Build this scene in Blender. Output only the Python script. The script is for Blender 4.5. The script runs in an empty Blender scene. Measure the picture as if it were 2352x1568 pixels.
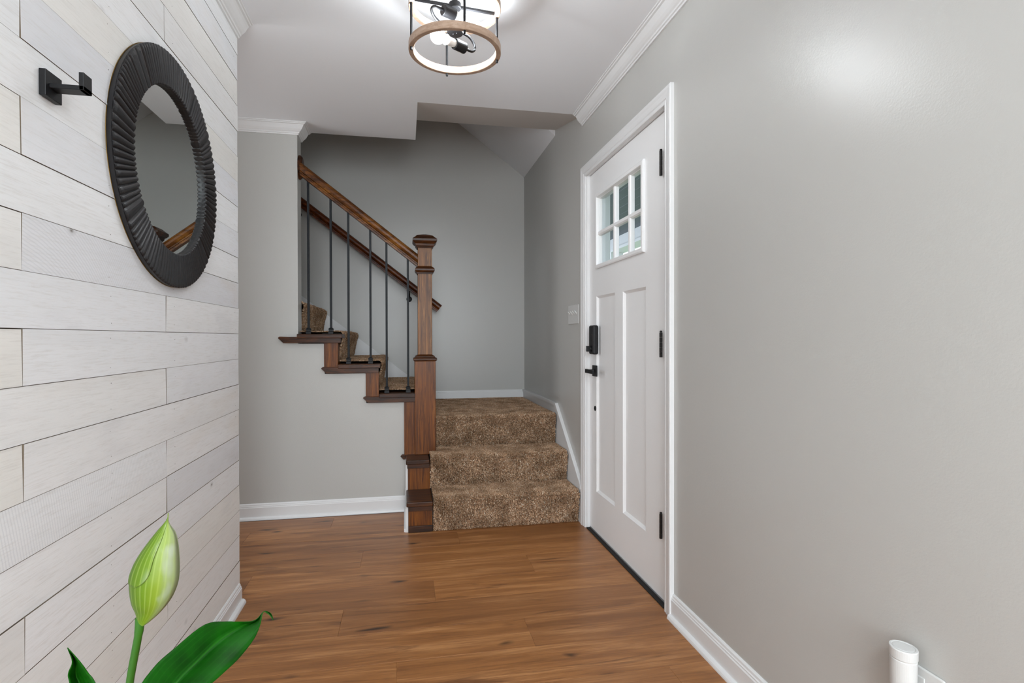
import bpy, bmesh, math, random
import numpy as np
from mathutils import Vector, Matrix
random.seed(7)
rng = np.random.default_rng(7)
scene = bpy.context.scene
COL = scene.collection
PI = math.pi

# ------------------------------------------------------------------ camera
F, YAW, PITCH, ROLL, H = 1264.653, 0.1916, -0.0069, -0.0018, 1.1149
cam_d = bpy.data.cameras.new('camera')
cam_d.sensor_width = 36.0
cam_d.lens = 36.0 * F / 2352.0
cam_d.clip_start = 0.01
cam = bpy.data.objects.new('camera', cam_d)
COL.objects.link(cam)
cy_, sy_ = math.cos(YAW), math.sin(YAW)
cp_, sp_ = math.cos(PITCH), math.sin(PITCH)
right = Vector((cy_, -sy_, 0)); fwd0 = Vector((sy_, cy_, 0)); up0 = Vector((0, 0, 1))
fwd = fwd0 * cp_ + up0 * sp_
up = -fwd0 * sp_ + up0 * cp_
cr, sr = math.cos(ROLL), math.sin(ROLL)
r2 = right * cr + up * sr
u2 = -right * sr + up * cr
m = Matrix((r2, u2, -fwd)).transposed().to_4x4()
m.translation = Vector((0, 0, H))
cam.matrix_world = m
scene.camera = cam

# ------------------------------------------------------------------ world, exposure, large lights
world = bpy.data.worlds.new('world'); scene.world = world
world.use_nodes = True
wn = world.node_tree.nodes; wl = world.node_tree.links
wn['Background'].inputs['Color'].default_value = (0.84, 0.92, 1.0, 1)
wn['Background'].inputs['Strength'].default_value = 0.85
vs = scene.view_settings
vs.view_transform = 'Standard'; vs.look = 'None'; vs.gamma = 1.0
vs.use_curve_mapping = False
vs.exposure = 1.45
BULB = 74.0          # emission of the two lit bulbs
def area(name, loc, rot, sx, sy, power, col):
    l = bpy.data.lights.new(name, 'AREA'); l.shape = 'RECTANGLE'; l.size = sx; l.size_y = sy
    l.energy = power; l.color = col
    o = bpy.data.objects.new(name, l); COL.objects.link(o)
    o.location = loc; o.rotation_euler = rot
    return o
# unseen area lights added as fill
area('rear_fill', (0.1, -2.35, 1.45), (PI/2, 0, 0), 1.5, 1.7, 32, (0.87, 0.945, 1.0))  # broad fill added behind the camera
area('entry_fill', (-0.05, -1.15, 2.41), (0, 0, 0), .45, .45, 15, (0.86, 0.94, 1.0))  # fill added overhead to brighten the near walls and floor
area('hall_fill', (-2.9, 2.95, 1.5), (PI/2, 0, -PI/2), 1.0, 1.6, 10, (0.95, 0.97, 1.0))
area('landing_fill', (-2.6, 4.25, 3.9), (0, 0.6, 0), 1.0, 0.8, 1.2, (0.95, 0.97, 1.0))

# ------------------------------------------------------------------ materials
def srgb(r, g, b):
    f = lambda c: (c/255/12.92) if c/255 <= 0.04045 else ((c/255+0.055)/1.055)**2.4
    return (f(r), f(g), f(b), 1)
class Mt:
    def __init__(s, name, rough=0.5, spec=0.5, metal=0.0):
        s.m = bpy.data.materials.new(name); s.m.use_nodes = True
        s.n = s.m.node_tree.nodes; s.l = s.m.node_tree.links
        s.b = s.n['Principled BSDF']
        s.b.inputs['Roughness'].default_value = rough
        s.b.inputs['Specular IOR Level'].default_value = spec
        s.b.inputs['Metallic'].default_value = metal
    def add(s, t, **k):
        nd = s.n.new(t)
        for a, v in k.items():
            if a in nd.inputs: nd.inputs[a].default_value = v
            else: setattr(nd, a, v)
        return nd
    def coords(s, scale=(1, 1, 1), rand=True):
        tc = s.n.new('ShaderNodeTexCoord')
        mp = s.n.new('ShaderNodeMapping'); mp.inputs['Scale'].default_value = scale
        if rand:
            oi = s.n.new('ShaderNodeObjectInfo')
            mu = s.n.new('ShaderNodeMath'); mu.operation = 'MULTIPLY'; mu.inputs[1].default_value = 37.0
            s.l.new(oi.outputs['Random'], mu.inputs[0])
            ad = s.n.new('ShaderNodeVectorMath'); ad.operation = 'ADD'
            s.l.new(tc.outputs['Object'], ad.inputs[0]); s.l.new(mu.outputs[0], ad.inputs[1])
            s.l.new(ad.outputs[0], mp.inputs['Vector'])
        else:
            s.l.new(tc.outputs['Object'], mp.inputs['Vector'])
        return mp.outputs['Vector']
    def noise(s, vec, scale, detail=4, rough=0.6, dist=0.0):
        nd = s.add('ShaderNodeTexNoise')
        nd.inputs['Scale'].default_value = scale; nd.inputs['Detail'].default_value = detail
        nd.inputs['Roughness'].default_value = rough; nd.inputs['Distortion'].default_value = dist
        s.l.new(vec, nd.inputs['Vector'])
        return nd.outputs['Fac']
    def ramp(s, fac, stops):
        nd = s.n.new('ShaderNodeValToRGB'); e = nd.color_ramp.elements
        e[0].position, e[0].color = stops[0]
        e[1].position, e[1].color = stops[-1]
        for p, c in stops[1:-1]:
            x = e.new(p); x.color = c
        s.l.new(fac, nd.inputs['Fac'])
        return nd.outputs['Color']
    def mix(s, fac, a, b, mode='MIX'):
        nd = s.n.new('ShaderNodeMix'); nd.data_type = 'RGBA'; nd.blend_type = mode
        for sock, v in ((nd.inputs[0], fac), (nd.inputs[6], a), (nd.inputs[7], b)):
            if isinstance(v, (int, float, tuple)): sock.default_value = v
            else: s.l.new(v, sock)
        return nd.outputs[2]
    def col(s, c):
        if isinstance(c, tuple): s.b.inputs['Base Color'].default_value = c
        else: s.l.new(c, s.b.inputs['Base Color'])
        return s
    def bump(s, h, strength=0.3, dist=0.002):
        nd = s.n.new('ShaderNodeBump'); nd.inputs['Strength'].default_value = strength
        nd.inputs['Distance'].default_value = dist
        s.l.new(h, nd.inputs['Height']); s.l.new(nd.outputs[0], s.b.inputs['Normal'])
        return s
W1 = (1, 1, 1, 1); BK = (0, 0, 0, 1)
def paint(name, c, rough, bumpsc=320, bs=0.12, spec=0.5):
    k = Mt(name, rough, spec); v = k.coords(rand=False)
    k.col(c)
    k.bump(k.noise(v, bumpsc, 3, 0.6), bs, 0.0012)
    return k.m
M = {}
M['wall'] = paint('wall_paint', srgb(188, 187, 183), 0.29, 210, 0.28, 0.5)
M['ceiling'] = paint('ceiling_paint', srgb(238, 240, 243), 0.85, 200, 0.12, 0.2)
M['soffit'] = paint('soffit_paint', srgb(214, 209, 204), 0.6, 260, 0.12)
M['trim'] = paint('white_trim_paint', srgb(226, 226, 226), 0.32, 60, 0.03)
M['door'] = paint('white_door_paint', srgb(236, 236, 236), 0.35, 60, 0.03)
M['black'] = paint('black_metal', srgb(17, 17, 19), 0.45, 400, 0.05, 0.3)
M['iron'] = paint('iron_baluster', srgb(20, 23, 28), 0.5, 400, 0.08, 0.25)
M['bronze'] = paint('dark_bronze', srgb(22, 18, 17), 0.42, 400, 0.05, 0.3)
M['plastic'] = paint('white_plastic', srgb(208, 208, 206), 0.35, 50, 0.01)
M['lampmetal'] = paint('lamp_metal', srgb(22, 22, 24), 0.5, 300, 0.03, 0.25)
def flat(name, c, rough=0.5, metal=0.0):
    k = Mt(name, rough, 0.5, metal); k.col(c); return k.m
M['dark'] = flat('dark_gap', srgb(24, 20, 18), 0.9)
M['plank_edge'] = flat('raw_board_edge', srgb(104, 92, 78), 0.9)
M['core'] = flat('plank_backing', srgb(70, 58, 48), 0.9)
M['gold'] = flat('brass_edge', srgb(150, 120, 60), 0.4, 0.6)
M['metalstrip'] = flat('aluminium_sweep', srgb(190, 192, 195), 0.35, 0.7)

# whitewashed planks
def plank_material(name, sawn=False):
    k = Mt(name, 0.55, 0.35)
    v = k.coords((1, 1, 1)); vg = k.coords((1, 0.09, 1)); vf = k.coords((1, 0.05, 1))
    base = k.ramp(k.noise(vg, 9, 4, 0.6), [(0.2, srgb(232, 233, 234)), (0.5, srgb(242, 243, 244)), (0.8, srgb(248, 249, 251))])
    oi = k.n.new('ShaderNodeObjectInfo')
    tone = k.ramp(oi.outputs['Random'], [(0.0, srgb(250, 247, 241)), (0.4, srgb(253, 252, 251)), (0.7, srgb(255, 255, 255)), (1.0, srgb(240, 240, 243))])
    c1 = k.mix(1.0, base, tone, 'MULTIPLY')
    fine = k.noise(vf, 260, 5, 0.75)
    c2 = k.mix(k.ramp(fine, [(0.34, (0.34,)*3+(1,)), (0.50, BK)]), c1, srgb(208, 204, 198))
    warm = k.ramp(k.noise(k.coords((1, 0.25, 1)), 5, 3, 0.55), [(0.60, BK), (0.80, (0.45,)*3+(1,))])
    c3 = k.mix(warm, c2, srgb(226, 214, 198))
    grey = k.ramp(k.noise(k.coords((1, 0.4, 1)), 7, 3, 0.5), [(0.60, BK), (0.85, (0.4,)*3+(1,))])
    c4 = k.mix(grey, c3, srgb(200, 201, 205))
    vor = k.add('ShaderNodeTexVoronoi'); vor.inputs['Scale'].default_value = 5.4
    k.l.new(k.coords((0.001, 0.75, 1.2)), vor.inputs['Vector'])
    kn = k.ramp(vor.outputs['Distance'], [(0.016, (1.0,)*3+(1,)), (0.030, (0.45,)*3+(1,)), (0.040, (0.20,)*3+(1,)), (0.085, BK)])
    c5 = k.mix(kn, c4, srgb(120, 112, 104))
    if sawn:      # curved saw marks left by the mill
        wv = k.add('ShaderNodeTexWave', wave_type='RINGS', rings_direction='SPHERICAL')
        wv.inputs['Scale'].default_value = 42.0; wv.inputs['Distortion'].default_value = 1.2; wv.inputs['Detail'].default_value = 2
        tc = k.n.new('ShaderNodeTexCoord'); mp = k.n.new('ShaderNodeMapping'); mp.inputs['Location'].default_value = (0, 0.75, 0.33)
        mp.inputs['Scale'].default_value = (0, 1, 1)
        k.l.new(tc.outputs['Object'], mp.inputs['Vector']); k.l.new(mp.outputs[0], wv.inputs['Vector'])
        c5 = k.mix(k.ramp(wv.outputs['Fac'], [(0.0, (0.35,)*3+(1,)), (0.5, BK)]), c5, srgb(204, 206, 210))
    k.col(c5)
    k.bump(fine, 0.25, 0.0010)
    return k.m
M['plank'] = plank_material('whitewashed_wood'); M['plank_sawn'] = plank_material('whitewashed_sawn_wood', True)

# floor laminate
k = Mt('oak_laminate', 0.38, 0.45)
vg = k.coords((0.10, 1, 1)); vf = k.coords((0.035, 1, 1)); vm = k.coords((0.13, 1, 1))
base = k.ramp(k.noise(vg, 16, 5, 0.62, 0.6), [(0.28, srgb(128, 84, 48)), (0.5, srgb(162, 110, 64)), (0.72, srgb(194, 142, 94))])
oi = k.n.new('ShaderNodeObjectInfo')
tone = k.ramp(oi.outputs['Random'], [(0.0, srgb(228, 222, 218)), (0.5, srgb(250, 248, 245)), (1.0, srgb(255, 250, 240))])
c1 = k.mix(1.0, base, tone, 'MULTIPLY')
fine = k.noise(vf, 150, 5, 0.7)
c2 = k.mix(k.ramp(fine, [(0.40, (0.6,)*3+(1,)), (0.56, BK)]), c1, srgb(130, 82, 46))
streak = k.ramp(k.noise(vm, 15, 5, 0.62, 1.2), [(0.57, BK), (0.70, (0.75,)*3+(1,))])
c3 = k.mix(streak, c2, srgb(98, 60, 34))
vor = k.add('ShaderNodeTexVoronoi'); vor.inputs['Scale'].default_value = 6.6
wob = k.n.new('ShaderNodeVectorMath'); wob.operation = 'ADD'
nz = k.add('ShaderNodeTexNoise'); nz.inputs['Scale'].default_value = 9.0
k.l.new(k.coords((0.5, 1, 1)), nz.inputs['Vector'])
sc = k.n.new('ShaderNodeVectorMath'); sc.operation = 'SCALE'; sc.inputs['Scale'].default_value = 0.10
k.l.new(nz.outputs['Color'], sc.inputs[0])
k.l.new(k.coords((0.42, 1.1, 0.001)), wob.inputs[0]); k.l.new(sc.outputs[0], wob.inputs[1])
k.l.new(wob.outputs[0], vor.inputs['Vector'])
kn = k.ramp(vor.outputs['Distance'], [(0.035, (0.95,)*3+(1,)), (0.08, (0.5,)*3+(1,)), (0.15, BK)])
c4 = k.mix(kn, c3, srgb(48, 30, 20))
k.col(c4); k.bump(fine, 0.12, 0.0006)
M['floor'] = k.m
M['floor_gap'] = flat('floor_joint', srgb(150, 104, 66), 0.6)

def stain(name, scale, dark, mid, light):
    k = Mt(name, 0.36, 0.28)
    v = k.coords(scale); 
    fine = k.noise(v, 85, 6, 0.7, 0.8)
    big = k.noise(v, 26, 5, 0.6, 1.0)
    c = k.ramp(big, [(0.28, dark), (0.5, mid), (0.74, light)])
    c = k.mix(k.ramp(fine, [(0.40, (0.85,)*3+(1,)), (0.54, BK)]), c, dark)
    k.col(c); k.bump(fine, 0.15, 0.0008)
    return k.m
D, Mi, L = srgb(66, 36, 14), srgb(124, 78, 34), srgb(166, 116, 62)
M['wood_z'] = stain('walnut_stain_upright', (1, 1, 0.05), D, Mi, L)
M['wood_z_red'] = stain('chestnut_stain_upright', (1, 1, 0.05), srgb(72, 34, 4), srgb(118, 64, 12), srgb(146, 86, 22))
M['wood_x'] = stain('walnut_stain_long', (0.10, 1, 1), srgb(34, 18, 9), srgb(72, 38, 14), srgb(102, 58, 24))
M['wood_rail'] = stain('rail_stain', (0.08, 1, 0.6), srgb(56, 28, 8), srgb(104, 60, 20), srgb(142, 92, 38))
M['wood_dark'] = stain('dark_rail_stain', (0.08, 1, 0.6), srgb(44, 18, 6), srgb(92, 42, 12), srgb(118, 62, 22))
M['ring'] = stain('weathered_ring_wood', (0.4, 0.4, 1), srgb(160, 134, 114), srgb(178, 152, 132), srgb(190, 166, 147))
M['stool'] = M['wood_z']

# carpet
k = Mt('carpet_base', 0.95, 0.05)
v = k.coords(rand=False)
k.col(k.ramp(k.noise(v, 130, 4, 0.7), [(0.3, srgb(124, 98, 76)), (0.7, srgb(178, 150, 122))]))
k.bump(k.noise(v, 240, 3, 0.8), 0.8, 0.006)
M['carpet'] = k.m
k = Mt('carpet_pile', 0.95, 0.03)
at = k.n.new('ShaderNodeAttribute'); at.attribute_name = 'tuft'
c = k.ramp(at.outputs['Fac'], [(0.0, srgb(110, 78, 56)), (0.3, srgb(176, 138, 106)), (0.65, srgb(218, 182, 148)), (1.0, srgb(252, 238, 216))])
big = k.ramp(k.noise(k.coords(rand=False), 9, 3, 0.5), [(0.35, srgb(200, 194, 188)), (0.6, W1)])
k.col(k.mix(1.0, c, big, 'MULTIPLY'))
M['pile'] = k.m

# mirror frame and glass
k = Mt('black_carved_frame', 0.42, 0.5)
v = k.coords(rand=False)
k.col(k.ramp(k.noise(k.coords((1, 1, 0.6), rand=False), 150, 4, 0.7), [(0.60, srgb(24, 23, 25)), (0.68, srgb(36, 33, 32)), (0.76, srgb(90, 78, 68))]))
M['frame'] = k.m
M['mirror'] = flat('mirror_silver', (0.78, 0.82, 0.81, 1), 0.01, 1.0)
k = Mt('window_glass', 0.0, 0.5); k.b.inputs['Transmission Weight'].default_value = 1.0
k.b.inputs['IOR'].default_value = 1.02; k.col((0.93, 0.97, 1, 1)); M['glass'] = k.m
k = Mt('lit_bulb', 0.3); k.col((1, 1, 1, 1))
k.b.inputs['Emission Color'].default_value = (0.90, 0.96, 1.0, 1); k.b.inputs['Emission Strength'].default_value = BULB
M['bulb'] = k.m
# plant
k = Mt('glossy_leaf', 0.45, 0.14)
at = k.n.new('ShaderNodeAttribute'); at.attribute_name = 'across'
w = k.add('ShaderNodeMath', operation='MULTIPLY'); w.inputs[1].default_value = 60.0; k.l.new(at.outputs['Fac'], w.inputs[0])
sn = k.add('ShaderNodeMath', operation='SINE'); k.l.new(w.outputs[0], sn.inputs[0])
rib = k.ramp(at.outputs['Fac'], [(0.47, BK), (0.5, W1), (0.53, BK)])
c = k.ramp(k.noise(k.coords(rand=False), 26, 3, 0.5), [(0.3, srgb(5, 50, 2)), (0.7, srgb(14, 84, 4))])
c = k.mix(k.ramp(sn.outputs[0], [(0.7, BK), (1.0, (0.14,)*3+(1,))]), c, srgb(40, 110, 26))
c = k.mix(k.mix(1.0, rib, (0.55, 0.55, 0.55, 1), 'MULTIPLY'), c, srgb(40, 112, 22))
k.col(c); M['leaf'] = k.m
k = Mt('spathe_skin', 0.45, 0.4)
at = k.n.new('ShaderNodeAttribute'); at.attribute_name = 'across'
at2 = k.n.new('ShaderNodeAttribute'); at2.attribute_name = 'along'
w = k.add('ShaderNodeMath', operation='MULTIPLY'); w.inputs[1].default_value = 55.0; k.l.new(at.outputs['Fac'], w.inputs[0])
sn = k.add('ShaderNodeMath', operation='SINE'); k.l.new(w.outputs[0], sn.inputs[0])
c = k.ramp(at.outputs['Fac'], [(0.0, srgb(60, 90, 0)), (0.45, srgb(86, 114, 0)), (0.72, srgb(114, 134, 34)), (1.0, srgb(142, 152, 114))])
pale = k.ramp(k.noise(k.coords((1, 1, 0.5), rand=False), 34, 3, 0.55), [(0.50, BK), (0.66, (0.75,)*3+(1,))])
gate = k.ramp(at.outputs['Fac'], [(0.35, BK), (0.7, W1)])
c = k.mix(k.mix(1.0, pale, gate, 'MULTIPLY'), c, srgb(162, 166, 158))
c = k.mix(k.ramp(sn.outputs[0], [(0.4, BK), (1.0, (0.22,)*3+(1,))]), c, srgb(160, 176, 96))
c = k.mix(k.ramp(at2.outputs['Fac'], [(0.72, BK), (0.98, (0.7,)*3+(1,))]), c, srgb(108, 150, 14))
k.col(c)
k.b.inputs['Subsurface Weight'].default_value = 0.15
k.b.inputs['Subsurface Radius'].default_value = (0.004, 0.006, 0.002)
M['spathe'] = k.m
M['stem'] = flat('green_stem', srgb(40, 94, 8), 0.5)
M['soil'] = flat('potting_soil', srgb(48, 36, 28), 0.95)
M['pot'] = flat('glazed_pot', srgb(220, 218, 212), 0.3)
M['porch'] = paint('porch_ceiling_paint', srgb(92, 97, 102), 0.6, 40, 0.05)
M['concrete'] = paint('porch_concrete', srgb(150, 148, 144), 0.8, 40, 0.3)

# ------------------------------------------------------------------ mesh helpers
def bm_new(): return bmesh.new()
def box(bm, x0, x1, y0, y1, z0, z1):
    vs_ = [bm.verts.new((x, y, z)) for x in (x0, x1) for y in (y0, y1) for z in (z0, z1)]
    for f in ((0,1,3,2), (4,6,7,5), (0,4,5,1), (2,3,7,6), (0,2,6,4), (1,5,7,3)):
        bm.faces.new([vs_[i] for i in f])
    return vs_
def prism(bm, pts, fn0, fn1):
    """closed outline pts (2D) mapped by fn0 and fn1 to its two ends"""
    a = [bm.verts.new(fn0(*p)) for p in pts]; b = [bm.verts.new(fn1(*p)) for p in pts]
    n = len(pts)
    bm.faces.new(a); bm.faces.new(b[::-1])
    for i in range(n): bm.faces.new((a[i], b[i], b[(i+1) % n], a[(i+1) % n]))
def prism_y(bm, pts, y0, y1): prism(bm, pts, lambda x, z: (x, y0, z), lambda x, z: (x, y1, z))
def prism_x(bm, pts, x0, x1): prism(bm, pts, lambda y, z: (x0, y, z), lambda y, z: (x1, y, z))
def prism_z(bm, pts, z0, z1): prism(bm, pts, lambda x, y: (x, y, z0), lambda x, y: (x, y, z1))
def lathe(bm, prof, c, axis=(0, 0, 1), seg=24, cap=True):
    ax = Vector(axis).normalized(); q = Vector((0, 0, 1)).rotation_difference(ax)
    rings = []
    for r, h in prof:
        rings.append([bm.verts.new(Vector(c) + q @ Vector((r*math.cos(2*PI*i/seg), r*math.sin(2*PI*i/seg), h))) for i in range(seg)])
    for a, b in zip(rings, rings[1:]):
        for i in range(seg): bm.faces.new((a[i], a[(i+1) % seg], b[(i+1) % seg], b[i]))
    if cap:
        bm.faces.new(rings[0][::-1]); bm.faces.new(rings[-1])
def square_stack(bm, cx, cy, prof):
    rings = [[bm.verts.new((cx+sx*h, cy+sy*h, z)) for sx, sy in ((-1,-1),(1,-1),(1,1),(-1,1))] for z, h in prof]
    for a, b in zip(rings, rings[1:]):
        for i in range(4): bm.faces.new((a[i], a[(i+1) % 4], b[(i+1) % 4], b[i]))
    bm.faces.new(rings[0][::-1]); bm.faces.new(rings[-1])
def tube(bm, path, rad, seg=10):
    path = [Vector(p) for p in path]; rings = []
    ref = Vector((0.13, 0.31, 0.94)).normalized()
    for i, p in enumerate(path):
        t = (path[min(i+1, len(path)-1)] - path[max(i-1, 0)]).normalized()
        a = t.cross(ref).normalized(); b = t.cross(a).normalized()
        r = rad[i] if isinstance(rad, (list, tuple)) else rad
        rings.append([bm.verts.new(p + a*r*math.cos(2*PI*j/seg) + b*r*math.sin(2*PI*j/seg)) for j in range(seg)])
    for a, b in zip(rings, rings[1:]):
        for i in range(seg): bm.faces.new((a[i], a[(i+1) % seg], b[(i+1) % seg], b[i]))
    bm.faces.new(rings[0][::-1]); bm.faces.new(rings[-1])
def catmull(pts, n=6):
    P = [Vector(p) for p in pts]; P = [2*P[0]-P[1]] + P + [2*P[-1]-P[-2]]; out = []
    for i in range(1, len(P)-2):
        for j in range(n):
            t = j/n
            out.append(0.5*((2*P[i]) + (-P[i-1]+P[i+1])*t + (2*P[i-1]-5*P[i]+4*P[i+1]-P[i+2])*t*t + (-P[i-1]+3*P[i]-3*P[i+1]+P[i+2])*t**3))
    out.append(P[-2]); return out

def tag(o, label=None, cat=None, group=None, kind=None):
    if label: o['label'] = label
    if cat: o['category'] = cat
    if group: o['group'] = group
    if kind: o['kind'] = kind
    return o
def empty(name, loc, label, cat, group=None, kind=None):
    o = bpy.data.objects.new(name, None); o.empty_display_size = 0.05
    COL.objects.link(o); o.location = loc; o['_w'] = tuple(loc)
    return tag(o, label, cat, group, kind)
WPOS = {}
def wpos(o):
    if o.name in WPOS: return WPOS[o.name]
    return Vector(o.location)
def obj(name, bm, mat, parent=None, origin=None, smooth=False, bevel=0.0, label=None, kind=None, seg=2):
    """link a bmesh given in world coordinates as ONE mesh object with its origin at the base centre"""
    bmesh.ops.recalc_face_normals(bm, faces=bm.faces)
    if origin is None:
        lo = Vector((min(v.co.x for v in bm.verts), min(v.co.y for v in bm.verts), min(v.co.z for v in bm.verts)))
        hi = Vector((max(v.co.x for v in bm.verts), max(v.co.y for v in bm.verts), max(v.co.z for v in bm.verts)))
        origin = Vector(((lo.x+hi.x)/2, (lo.y+hi.y)/2, lo.z))
    origin = Vector(origin)
    bmesh.ops.translate(bm, verts=bm.verts, vec=-origin)
    me = bpy.data.meshes.new(name); bm.to_mesh(me); bm.free()
    if smooth:
        for p in me.polygons: p.use_smooth = True
    me.materials.append(mat)
    o = bpy.data.objects.new(name, me); COL.objects.link(o)
    if parent is not None:
        o.parent = parent; o.location = origin - wpos(parent)
    else: o.location = origin
    WPOS[o.name] = origin
    if bevel:
        b = o.modifiers.new('bevel', 'BEVEL'); b.width = bevel; b.segments = seg; b.limit_method = 'ANGLE'; b.angle_limit = math.radians(35)
        b.harden_normals = False
    if label: o['label'] = label
    if kind: o['kind'] = kind
    return o
def struct(name, bm, mat, label, cat, parent=None, bevel=0.0):
    o = obj(name, bm, mat, parent, origin=(0, 0, 0), bevel=bevel)
    if parent is None: tag(o, label, cat, kind='structure')
    return o
def copy(o, loc, parent):
    c = o.copy(); COL.objects.link(c); c.parent = parent
    c.location = Vector(loc) - (wpos(parent) if parent else Vector((0, 0, 0)))
    WPOS[c.name] = Vector(loc)
    return c

# ------------------------------------------------------------------ key dimensions
XL, XR = -0.69, 1.045          # plank face, right wall
YB, YEND = -2.4, 2.50          # room behind the camera, free end of the plank wall
YK, YR = 3.62, 4.81            # gray stair wall, rear wall of the stairwell
ZC = 2.44
YH, YO = 3.15, 3.75            # ceiling edges at the stairwell
XO = 0.072
DY0, DY1, DZT = 2.085, 3.085, 2.062    # door opening

# ------------------------------------------------------------------ setting
# floor: sub floor with laid planks
bm = bm_new(); box(bm, -3.2, 1.10, YB-0.1, YR+.05, -0.06, -0.011)
floor = struct('floor', bm, M['floor_gap'], 'warm brown oak laminate floor running from side to side', 'floor')
PW = 0.2067
row0 = 1.93 - PW*21
joints_known = {6: [0.288], 5: [-0.218], 4: [-0.705, 0.606], 3: [0.124], 2: [-0.251], 1: [0.46], 0: [-0.031]}
# rows are counted from the seam at y = 1.72 (index 0)
for i in range(-20, 9):
    y0 = 1.7233 + PW*i; y1 = min(y0+PW, 3.615 if i < 9 else 3.7)
    if y0 >= 3.61: break
    js = joints_known.get(i)
    base_j = js[0] if js else (i*0.437) % 1.31
    xs = sorted([base_j + 1.311*k for k in range(-4, 5) if -3.1 < base_j+1.311*k < 1.04])
    xs = [-3.15] + xs + [1.062]
    for a, b in zip(xs, xs[1:]):
        bm = bm_new(); g = 0.0001
        box(bm, a+g, b-g, y0+g, y1-g, -0.011, 0.0)
        obj('floor_plank', bm, M['floor'], floor, bevel=0.0010, seg=1)

# ceiling with its stairwell opening
bm = bm_new()
box(bm, -3.2, 1.15, YB-0.1, YH, ZC, ZC+0.2)
prism_z(bm, [(-3.2, YH), (XO, YH), (XO, YO), (-3.2, YO)], ZC, ZC+0.2)
ceil = struct('ceiling', bm, M['ceiling'], 'smooth white ceiling cut back around the stairwell', 'ceiling')
# beige soffit rising from the ceiling edge toward the stairwell
bm = bm_new()
prism_x(bm, [(YH, ZC), (3.773, 2.581), (3.773, 2.70), (YH, 2.70)], XO, XR)
struct('trim_1', bm, M['soffit'], 'beige sloped soffit between ceiling edge and stairwell opening', 'soffit')
# sloped ceiling over the landing
bm = bm_new()
prism_y(bm, [(XR, 2.543), (-0.75, 2.543+0.75*1.795), (-0.75, 4.95), (XR, 4.95)], 3.773, YR)
struct('ceiling_sloped', bm, M['ceiling'], 'sloping white ceiling over the stair landing corner', 'ceiling')

# right wall with the door opening
bm = bm_new()
X1 = XR+0.14
box(bm, XR, X1, YB, DY0, 0, ZC+0.1)
box(bm, XR, X1, DY1, YR+0.12, 0, 5.0)
box(bm, XR, X1, DY0, DY1, DZT, ZC+0.1)
box(bm, XR, X1, DY0, DY1, -0.06, -0.012)
struct('wall_right', bm, M['wall'], 'long satin gray wall around the white front door', 'wall')
# plank wall core
bm = bm_new(); box(bm, -0.83, -0.7065, YB, YEND-0.004, 0, ZC)
wall_left = struct('wall_left', bm, M['core'], 'whitewashed plank wall with staggered board ends', 'wall')
bm = bm_new(); box(bm, -0.842, -0.83, YB, YEND-0.004, 0, ZC)
struct('wall_left_back', bm, M['wall'], 'gray hall side of the plank wall', 'wall')
PH = 0.1064; Z0 = 0.0696
J1, J2 = 1.164, 1.783
jm = {11: [J1], 13: [J1], 9: [J1], 7: [J1], 5: [J1], 2: [J1], 8: [J2], 6: [J2], 4: [J2], 3: [J2], 1: [J2], 16: [J2], 12: [], 10: [], 14: [], 15: [], 17: []}
for k_ in range(-3, 21):
    zb = Z0 + PH*(k_+2); zt = min(zb+PH, ZC)
    if zb > ZC-0.01 or zt < 0.02: continue
    js = [YB+0.02] + [j for j in ([YB+0.9+0.37*((k_*5) % 4)])] + jm.get(k_, [J1 if k_ % 2 else J2]) + [YEND+rng.uniform(-0.003, 0.003)]
    js = sorted(js)
    for a, b in zip(js, js[1:]):
        if b-a < 0.02: continue
        t = rng.uniform(-0.0006, 0.0004) - 0.0007*(js.index(a) % 2)
        g0, g1 = rng.uniform(-0.0001, 0.0005), rng.uniform(-0.0001, 0.0006)
        tilt = rng.uniform(-0.0009, 0.0009)
        bm = bm_new()
        vv = box(bm, -0.7065, XL+t, a+0.0002, b-0.0002, zb+g0, zt-g1)
        for v_ in vv:      # slight waviness so that the joints open and close
            if v_.co.z > zb+PH/2: v_.co.z -= (0.0009 if v_.co.y > (a+b)/2 else 0.0) * rng.uniform(0, 1)
            if v_.co.x > -0.7: v_.co.x += tilt if v_.co.z > zb+PH/2 else -tilt
        po_ = obj('plank', bm, M['plank_sawn'] if (k_ == 4 and b == J2) or (k_ == 9 and a == J1) else M['plank'], wall_left, bevel=0.0004, seg=1)
        po_.data.materials.append(M['plank_edge'])
        for f_ in po_.data.polygons:
            if f_.normal.x < .5: f_.material_index = 1
# nail holes in the planks
bm = bm_new()
for k_ in range(-1, 21):
    zb = Z0 + PH*(k_+2)
    for yn in (1.47, 1.84, 2.45):
        for dz in (0.022, 0.083):
            y = yn+rng.uniform(-0.006, 0.006); z = zb+dz+rng.uniform(-0.006, 0.006)
            if z > 2.36: continue
            r = rng.uniform(0.0006, 0.0012)
            lathe(bm, [(r, 0), (r*0.6, 0.0006)], (XL+0.0008, y, z), (1, 0, 0), 6)
nl = obj('nail_heads', bm, M['core'], wall_left, kind='stuff')

# stair wall (stepped knee wall rising to full height on the left)
bm = bm_new()
pts = [(-3.15, 0), (0.0, 0), (0.0, 0.70), (-0.245, 0.70), (-0.245, 0.89), (-0.497, 0.89), (-0.497, 1.08), (-0.655, 1.08), (-0.655, ZC+0.02), (-3.15, ZC+0.02)]
prism_y(bm, pts, YK, YK+0.12)
struct('wall_stair', bm, M['wall'], 'gray stepped wall beneath the iron balusters', 'wall')
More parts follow.
